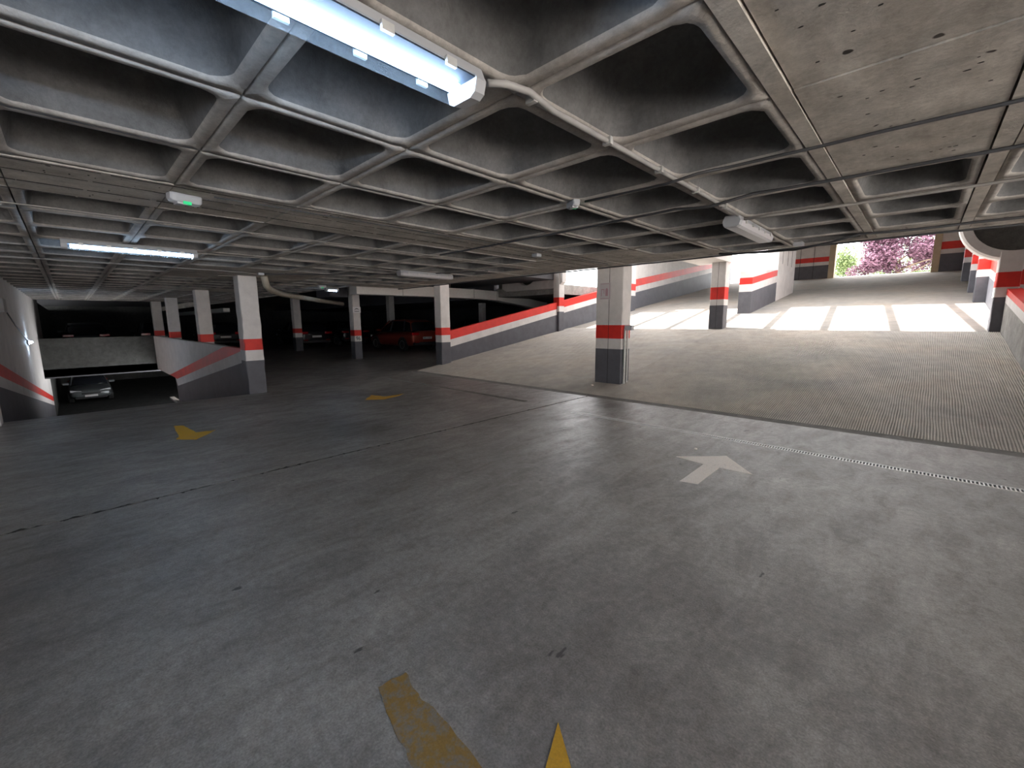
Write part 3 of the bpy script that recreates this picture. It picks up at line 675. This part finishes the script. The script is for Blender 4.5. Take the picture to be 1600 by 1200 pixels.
# duct
du = empty('air_duct', (-14.7, 7.2, 2.45)); tag(du, 'galvanised air duct running over the parked cars towards the ramp wall', 'duct')
segs = [(7.15, 9.0, 2.45, 2.45), (9.02, 10.9, 2.45, 2.45), (10.92, 12.6, 2.45, 2.45), (12.62, 14.0, 2.45, 2.42), (14.02, 17.7, 2.42, 1.98)]
for (a, b, za, zb) in segs:
    mb = MB(); h = .40; w = .55; F_ = [(-14.7+w, za), (-14.7+w, za+h)]
    mb.rings([[(w/2, a-7.2, za-2.45), (w/2, a-7.2, za-2.45+h), (-w/2, a-7.2, za-2.45+h), (-w/2, a-7.2, za-2.45)],
              [(w/2, b-7.2, zb-2.45), (w/2, b-7.2, zb-2.45+h), (-w/2, b-7.2, zb-2.45+h), (-w/2, b-7.2, zb-2.45)]], M['duct'])
    mb.build('duct_section', du, bevel=.006)
    boxobj('flange', (-w/2-.02, w/2+.02, b-7.2-.012, b-7.2+.012, zb-2.45-.02, zb-2.45+h+.02), M['galv'], du)
m = MB(); m.box(-17.3, -16.1, 6.9, 7.6, 2.42, 3.08, M['dark']); tag(m.build('fan_box'), 'dark fan box at the left end of the duct', 'fan box')
for i, y in enumerate((8.0, 11.5)):
    m = MB(); m.tube([(-14.7, y, 2.86), (-14.7, y, ZU)], .012, M['galv'], 6); m.build('hanger', du, (14.7, -7.2, -2.45))
m = MB(); m.box(-40, -26, 5.6, 5.9, 2.0, 2.22, M['duct']); tag(m.build('air_duct', bevel=.01), 'dim far duct seen between the distant columns', 'duct')

# ---------------------------------------------------------------- signs and small fittings
def text(body, size, mat, parent, loc, rot, name='number_marking'):
    c = bpy.data.curves.new(name, 'FONT'); c.body = body; c.size = size; c.extrude = .001; c.align_x = 'CENTER'; c.align_y = 'CENTER'
    t = bpy.data.objects.new(name+'_tmp', c); COL.objects.link(t); bpy.context.view_layer.update()
    me = bpy.data.meshes.new_from_object(t.evaluated_get(bpy.context.evaluated_depsgraph_get())); bpy.data.objects.remove(t)
    me.materials.clear(); me.materials.append(mat)
    o = bpy.data.objects.new(name, me); COL.objects.link(o); o.location = loc; o.rotation_euler = rot; o.parent = parent; return o
text('96', .20, M['ink'], c2, (.178, 0, .81), (math.pi/2, 0, math.pi/2))
sg = MB(); sg.box(-.006, .006, -.16, .16, -.11, .11, M['plate']); sg = sg.build('wall_sign', None, (-16.14, 7.95, 1.94)); tag(sg, 'small white sign with a dark curved mark on the column under the duct', 'sign')
mb = MB()
for k in range(8):
    a0, a1 = math.radians(20+k*17), math.radians(20+(k+1)*17)
    mb.add([(.008, -.10*math.cos(a), -.04+r_*math.sin(a)) for a in (a0, a1) for r_ in (.07, .10)], [(0, 1, 3, 2)], M['ink'])
mb.build('mark', sg, fix=False); boxobj('mark', (.006, .008, -.10, .10, -.07, -.05), M['ink'], sg)
SG = mat_plain('faded_sign_plate', (.50, .47, .48), .5); SR = mat_plain('faded_sign_red', (.40, .24, .27), .5)
s2 = MB(); s2.box(-.13, .13, -.004, 0, -.17, .17, SG); s2 = s2.build('fire_extinguisher_sign', None, (-4.86, 7.896, 2.08)); tag(s2, 'faded extinguisher sign on the front of the large middle column', 'sign')
mb = MB(); mb.prism([(-.03+.0, -.10), (.03, -.10), (.03, .03), (.015, .06), (-.015, .06), (-.03, .03)], 0, .002, SR)
o = mb.build('pictogram', s2, (.035, -.004, 0)); o.rotation_euler = (math.pi/2, 0, 0)
for (x0, x1, z0, z1) in ((-.10, -.02, .03, .045), (-.035, -.02, -.05, .045), (-.1, -.085, -.10, .03), (-.11, .11, .145, .155), (-.11, .11, -.155, -.145), (.10, .11, -.15, .15)):
    boxobj('pictogram', (x0, x1, -.006, -.004, z0, z1), SR, s2)
gd = empty('guard_rail', (-4.43, 8.02, rz(8.0))); tag(gd, 'thin steel guard with a short bracket on the right side of the large middle column', 'guard')
boxobj('post', (0, .02, -.06, .0, 0, 1.15), M['galv'], gd); boxobj('post', (0, .02, .06, .10, 0, 1.15), M['galv'], gd); boxobj('bracket', (0, .16, -.05, .05, 1.12, 1.22), M['plast'], gd, .004)
po = boxobj('barrier_post', (-.09, .09, -.09, .09, 0, 1.25), mat_plain('brown_post_paint', (.20, .17, .16), .6), bevel=.01); po.location = (-6.45, 19.3, rz(19.3)); tag(po, 'narrow brown post standing on the ramp behind the lone pillar', 'post')
# grit on the floor
for (x, y, s_, lb) in ((-4.95, 7.62, .035, 'small pale stone at the foot of the ramp, left of the middle column'), (-1.74, 4.86, .022, 'tiny pale chip on the floor behind the white arrow')):
    bm = bmesh.new(); bmesh.ops.create_icosphere(bm, subdivisions=1, radius=s_)
    for v in bm.verts: v.co *= random.uniform(.75, 1.1); v.co.z *= .6
    me = bpy.data.meshes.new('stone'); bm.to_mesh(me); bm.free(); me.materials.append(M['warrow'])
    o = bpy.data.objects.new('stone', me); COL.objects.link(o); o.location = (x, y, max(0, rz(y))+s_*.45); tag(o, lb, 'stone')

# ---------------------------------------------------------------- cars
def car_proto(paint, L=4.3, Wd=1.80, H=1.55, suv=True, silver=False):
    """car pointing +x, wheels on z=0"""
    e = empty('car')
    hw = Wd/2
    st = [(-.5, .42, .86, .80), (-.485, .30, 1.00, .93), (-.44, .24, 1.04, .985), (-.30, .22, 1.02, 1.0), (-.1, .22, .98, 1.0), (.12, .22, .96, 1.0), (.24, .23, .95, .99), (.36, .24, .88, .97), (.45, .27, .78, .93), (.49, .32, .68, .85), (.5, .42, .60, .72)]
    if not silver: pass
    rings = []
    for (fx, zb, zt, w) in st:
        w *= hw; h = zt-zb; x = fx*L
        half = [(0, zb), (.80*w, zb), (.97*w, zb+.12*h), (1.0*w, zb+.45*h), (.985*w, zb+.75*h), (.90*w, zb+.95*h), (.60*w, zt), (0, zt+.015)]
        rings.append([(x, y, z) for y, z in half]+[(x, -y, z) for y, z in half[-2:0:-1]])
    mb = MB(); mb.rings(rings, paint); b = mb.build('body', e, smooth=True); s = b.modifiers.new('s', 'SUBSURF'); s.levels = s.render_levels = 1
    # glasshouse
    gs = [(-.47, .99, 1.02, .80), (-.41, 1.00, H-.12, .72), (-.28, 1.0, H-.015, .70), (-.05, .98, H, .70), (.06, .96, H-.04, .69), (.14, .95, H-.20, .70), (.25, .93, .97, .78)]
    rings = []
    for (fx, z0, z1, w) in gs:
        x = fx*L; wb_, wt_ = .86*hw, w*hw
        half = [(0, z0-.03), (wb_, z0-.03), (wb_*.98, z0+.02), (wt_*1.02, z0+(z1-z0)*.85+.003), (wt_*.8, z1), (0, z1+.01)]
        rings.append([(x, y, z) for y, z in half]+[(x, -y, z) for y, z in half[-2:0:-1]])
    mb = MB(); mb.rings(rings, M['glass']); mb.build('windows', e, smooth=True)
    rings = []
    for (fx, z0, z1, w) in gs[1:-2]:
        x = fx*L; wt_ = w*hw
        half = [(0, z1-.03), (wt_*1.03, z1-.05 if True else 0), (wt_*.98, z1-.0), (wt_*.7, z1+.018), (0, z1+.026)]
        rings.append([(x, y, z) for y, z in half]+[(x, -y, z) for y, z in half[-2:0:-1]])
    mb = MB(); mb.rings(rings, paint); mb.build('roof', e, smooth=True)
    for sy in (-1, 1):
        for (xa, za, xb, zb_) in ((.25, .95, .06, H-.05), (.0, .97, -.02, H-.02), (-.30, 1.0, -.28, H-.03), (-.46, 1.0, -.39, H-.10)):
            mb = MB(); mb.tube([(xa*L, sy*.85*hw, za), (xb*L, sy*.71*hw, zb_)], .03, paint if xa > .2 or xa < -.4 else M['trim'], 6); mb.build('pillar', e)
        mb = MB(); mb.rings([[(x, sy*(hw+o_), z) for x, z in ((.20*L, .98), (.20*L+.16, .98), (.20*L+.14, 1.08), (.20*L+.02, 1.10))] for o_ in (-.08, .16)], paint); mb.build('mirror', e, bevel=.015)
        for fx in (-.30, .31):
            w = MB(); R_ = .33; n = 20
            w.rings([[(R_*q*math.cos(2*math.pi*k/n), yv, R_*q*math.sin(2*math.pi*k/n)) for k in range(n)] for q, yv in ((.9, -.11), (1, -.08), (1, .08), (.9, .11))], M['tyre'])
            wo = w.build('wheel', e, (fx*L, sy*(hw-.10), R_), smooth=False)
            rm = MB(); rm.rings([[(R_*q*math.cos(2*math.pi*k/n), yv*sy, R_*q*math.sin(2*math.pi*k/n)) for k in range(n)] for q, yv in ((.64, .09), (.62, .118), (.5, .10))], M['rim']); rm.build('rim', wo)
            ar_ = MB(); n = 16; x = fx*L
            ar_.rings([[(x+R_*1.17*math.cos(math.pi*k/n), sy*(hw*(1.0)-.02)+d, R_+R_*1.17*math.sin(math.pi*k/n)) for k in range(n+1)]+[(x+R_*1.0*math.cos(math.pi*k/n), sy*(hw*(1.0)-.02)+d, R_+R_*1.0*math.sin(math.pi*k/n)) for k in range(n, -1, -1)] for d in (-.03, .03)], M['trim'])
            ar_.build('wheel_arch', e)
        # lamps
        tl = MB(); tl.box(-.500*L-.012, -.46*L, min(sy*hw*.52, sy*hw*.97), max(sy*hw*.52, sy*hw*.97), .80, .93, M['tail']); tl.build('tail_lamp', e, bevel=.02)
        rf = MB(); rf.box(-.505*L, -.49*L, min(sy*hw*.55, sy*hw*.8), max(sy*hw*.55, sy*hw*.8), .44, .48, M['tail']); rf.build('reflector', e)
        hl = MB(); hl.rings([[(x, sy*y, z) for x, y, z in ((.492*L, .40*hw, .63), (.475*L, .88*hw, .66), (.47*L, .90*hw, .76), (.488*L, .42*hw, .70))], [(x-.1, sy*y, z) for x, y, z in ((.492*L, .40*hw, .63), (.475*L, .88*hw, .66), (.47*L, .90*hw, .76), (.488*L, .42*hw, .70))]], M['headl']); hl.build('head_lamp', e)
    for (x, nm) in ((-.5*L-.015, 'rear'), (.5*L+.012, 'front')):
        pb = MB(); z = .66 if nm == 'rear' else .42; sx = -1 if nm == 'rear' else 1
        pb.box(-.006, .006, -.26, .26, -.055, .055, M['plate']); pbo = pb.build('number_plate', e, (x, 0, z))
    bp = MB(); bp.box(-.505*L, -.47*L, -.86*hw, .86*hw, .30, .46, M['trim']); bp.build('bumper', e, bevel=.03)
    gr = MB(); gr.box(.47*L, .503*L, -.42*hw, .42*hw, .50, .60, M['trim']); gr.box(.46*L, .498*L, -.7*hw, .7*hw, .26, .36, M['trim']); gr.build('grille', e, bevel=.012)
    return e
PR = mat_plain('copper_red_car_paint', (.30, .055, .032), .30, .55); PK = mat_plain('black_car_paint', (.015, .016, .02), .25, .2); PS = mat_plain('silver_car_paint', (.16, .175, .18), .3, .5)
red = car_proto(PR); red.location = (-19.75, 12.25, 0); red.rotation_euler.z = math.pi; tag(red, 'copper red car parked beyond the duct, rear towards the ramp', 'car')
text('8311 HYF', .105, M['ink'], [c for c in red.children if c.name.startswith('number_plate')][0], (-.008, 0, 0), (math.pi/2, 0, -math.pi/2), 'plate_text')
blk = car_proto(PK, 4.4, 1.82, 1.5); blk.location = (-27.0, 9.75, 0); blk.rotation_euler.z = math.pi; tag(blk, 'black car with red tail lamps parked right of the dim banded column', 'car')
sil = car_proto(PS, 4.3, 1.80, 1.5); sil.location = (-35.2, .45, dz_(-28.2)); tag(sil, 'silver car on the lower level at the foot of the dark ramp', 'car')
def more(x, y, z, rzv, lb):
    c = copy_tree(blk); c.location = (x, y, z); c.rotation_euler.z = rzv; tag(c, lb, 'car')
more(-27.4, 12.3, 0, math.pi, 'black car parked between the tail-lamp car and the red car')
more(-33.5, .6, 0, math.pi, 'dark car roof seen over the far wall of the downward ramp, leftmost')
more(-33.2, 3.6, 0, math.pi, 'dark car seen over the far wall, behind the fourth column')
more(-31.0, 6.2, 0, math.pi, 'dark car in the shadows between the second and nearest columns')
more(-21.5, 18.6, 0, math.pi, 'dark car seen over the left ramp wall under the duct')

# ---------------------------------------------------------------- the street outside
zs = rz(33.6)
m = MB(); m.box(-60, 60, 33.6, 95, zs-.4, zs, mat_paint('pale_paving', (.55, .53, .49), .1)); struct(m.build('street_paving'), 'sunlit pale paving outside the exit', 'pavement')
def leafmat(name, c1, c2):
    s = NT(name); c = s.ramp(s.noise(3, 3, .6), [(.35, c1), (.65, c2)]); m_ = s.set(c, .6)
    return m_
LP = leafmat('plum_leaves', (.07, .025, .045), (.27, .14, .20)); LG = leafmat('green_leaves', (.10, .16, .05), (.30, .37, .16))
def leaves(mb, c, rad, n, size, mat, rnd):
    for i in range(n):
        while True:
            v = Vector((rnd.uniform(-1, 1), rnd.uniform(-1, 1), rnd.uniform(-1, 1)))
            if .25 < v.length < 1: break
        p = Vector(c)+Vector((v.x*rad[0], v.y*rad[1], v.z*rad[2])); s_ = size*rnd.uniform(.6, 1.3)
        a = Vector((rnd.gauss(0, 1), rnd.gauss(0, 1), rnd.gauss(0, .6))).normalized(); b = a.cross(Vector((rnd.gauss(0, 1), rnd.gauss(0, 1), rnd.gauss(0, 1)))).normalized()
        mb.add([p-a*s_, p+b*s_*.5, p+a*s_, p-b*s_*.5], [(0, 1, 2, 3)], mat)
rnd = random.Random(3)
def tree(x, y, label):
    e = empty('plum_tree', (x, y, zs)); tag(e, label, 'tree')
    mb = MB(); mb.tube([(.55, 0, -.05), (.35, 0, .6), (.0, 0, 1.3), (-.25, .1, 2.0), (-.4, .1, 2.8)], [.14, .12, .11, .09, .06], M['bark'], 10); mb.build('trunk', e, smooth=True)
    for pts in ([(.0, 0, 1.25), (.7, .1, 1.9), (1.6, .2, 2.4)], [(.3, 0, .8), (1.1, -.1, 1.2), (2.0, -.1, 1.5)], [(-.1, 0, 1.5), (-1.0, 0, 2.2), (-2.0, .1, 2.7)], [(.45, 0, .4), (1.3, .1, .8), (1.9, .1, 1.25)]):
        mb = MB(); mb.tube(pts, [.07, .05, .03], M['bark'], 8); mb.build('branch', e, smooth=True)
    mb = MB()
    for q in range(60):
        c = (rnd.uniform(-2.1, 3.2), rnd.uniform(-1.2, 1.2), rnd.uniform(.75, 4.4)); 
        if c[0] > .3 and c[2] < 1.7: c = (c[0], c[1]+.9, c[2]+.3)
        leaves(mb, c, (.75, .7, .55), 420, .095, LP, rnd)
    o = mb.build('foliage', e, fix=False); o['kind'] = 'stuff'
    return e
tree(-1.9, 42.0, 'purple-leaved plum tree outside the exit')
def bush(x, y, rad, h, label, n=2600):
    e = empty('bush', (x, y, zs)); tag(e, label, 'bush'); mb = MB()
    for q in range(7): leaves(mb, (rnd.uniform(-rad, rad)*.7, rnd.uniform(-.4, .4), h*rnd.uniform(.2, .75)), (rad*.45, .6, h*.3), n//7, .08, LG, rnd)
    o = mb.build('foliage', e, fix=False); o['kind'] = 'stuff'
    st_ = MB(); st_.tube([(0, 0, 0), (.05, 0, h*.5)], [.05, .02], M['bark'], 6); st_.build('stem', e)
bush(-5.6, 47.0, 1.6, 3.6, 'tall pale green bush left of the plum tree', 5200)
bush(-2.8, 41.0, 1.3, .55, 'low green bush under the plum tree, left of its trunk')
bush(.2, 41.4, 1.5, .65, 'low green bush under the plum tree, right of its trunk')
bush(-2.0, 50.0, 3.6, 4.2, 'wide green hedge behind the plum tree', 9000)

# ---------------------------------------------------------------- groups of repeats
GR = {'column': 'banded concrete columns and pilasters', 'lamp': 'ceiling and wall lamps of the garage', 'cable': 'cables on the ceiling and wall', 'arrow': 'arrows painted on the floor', 'box': 'junction boxes', 'bush': 'bushes outside the exit', 'drain': 'floor drains at the ramp foot', 'stone': 'small stones on the floor'}
for o in bpy.data.objects:
    c = o.get('category')
    if o.parent is None and o.get('kind') is None and not o.get('group'):
        if c in GR: o['group'] = GR[c]
        if c == 'car' and 'black' in o['label'] or c == 'car' and 'dark' in o['label']: o['group'] = 'dark parked cars'
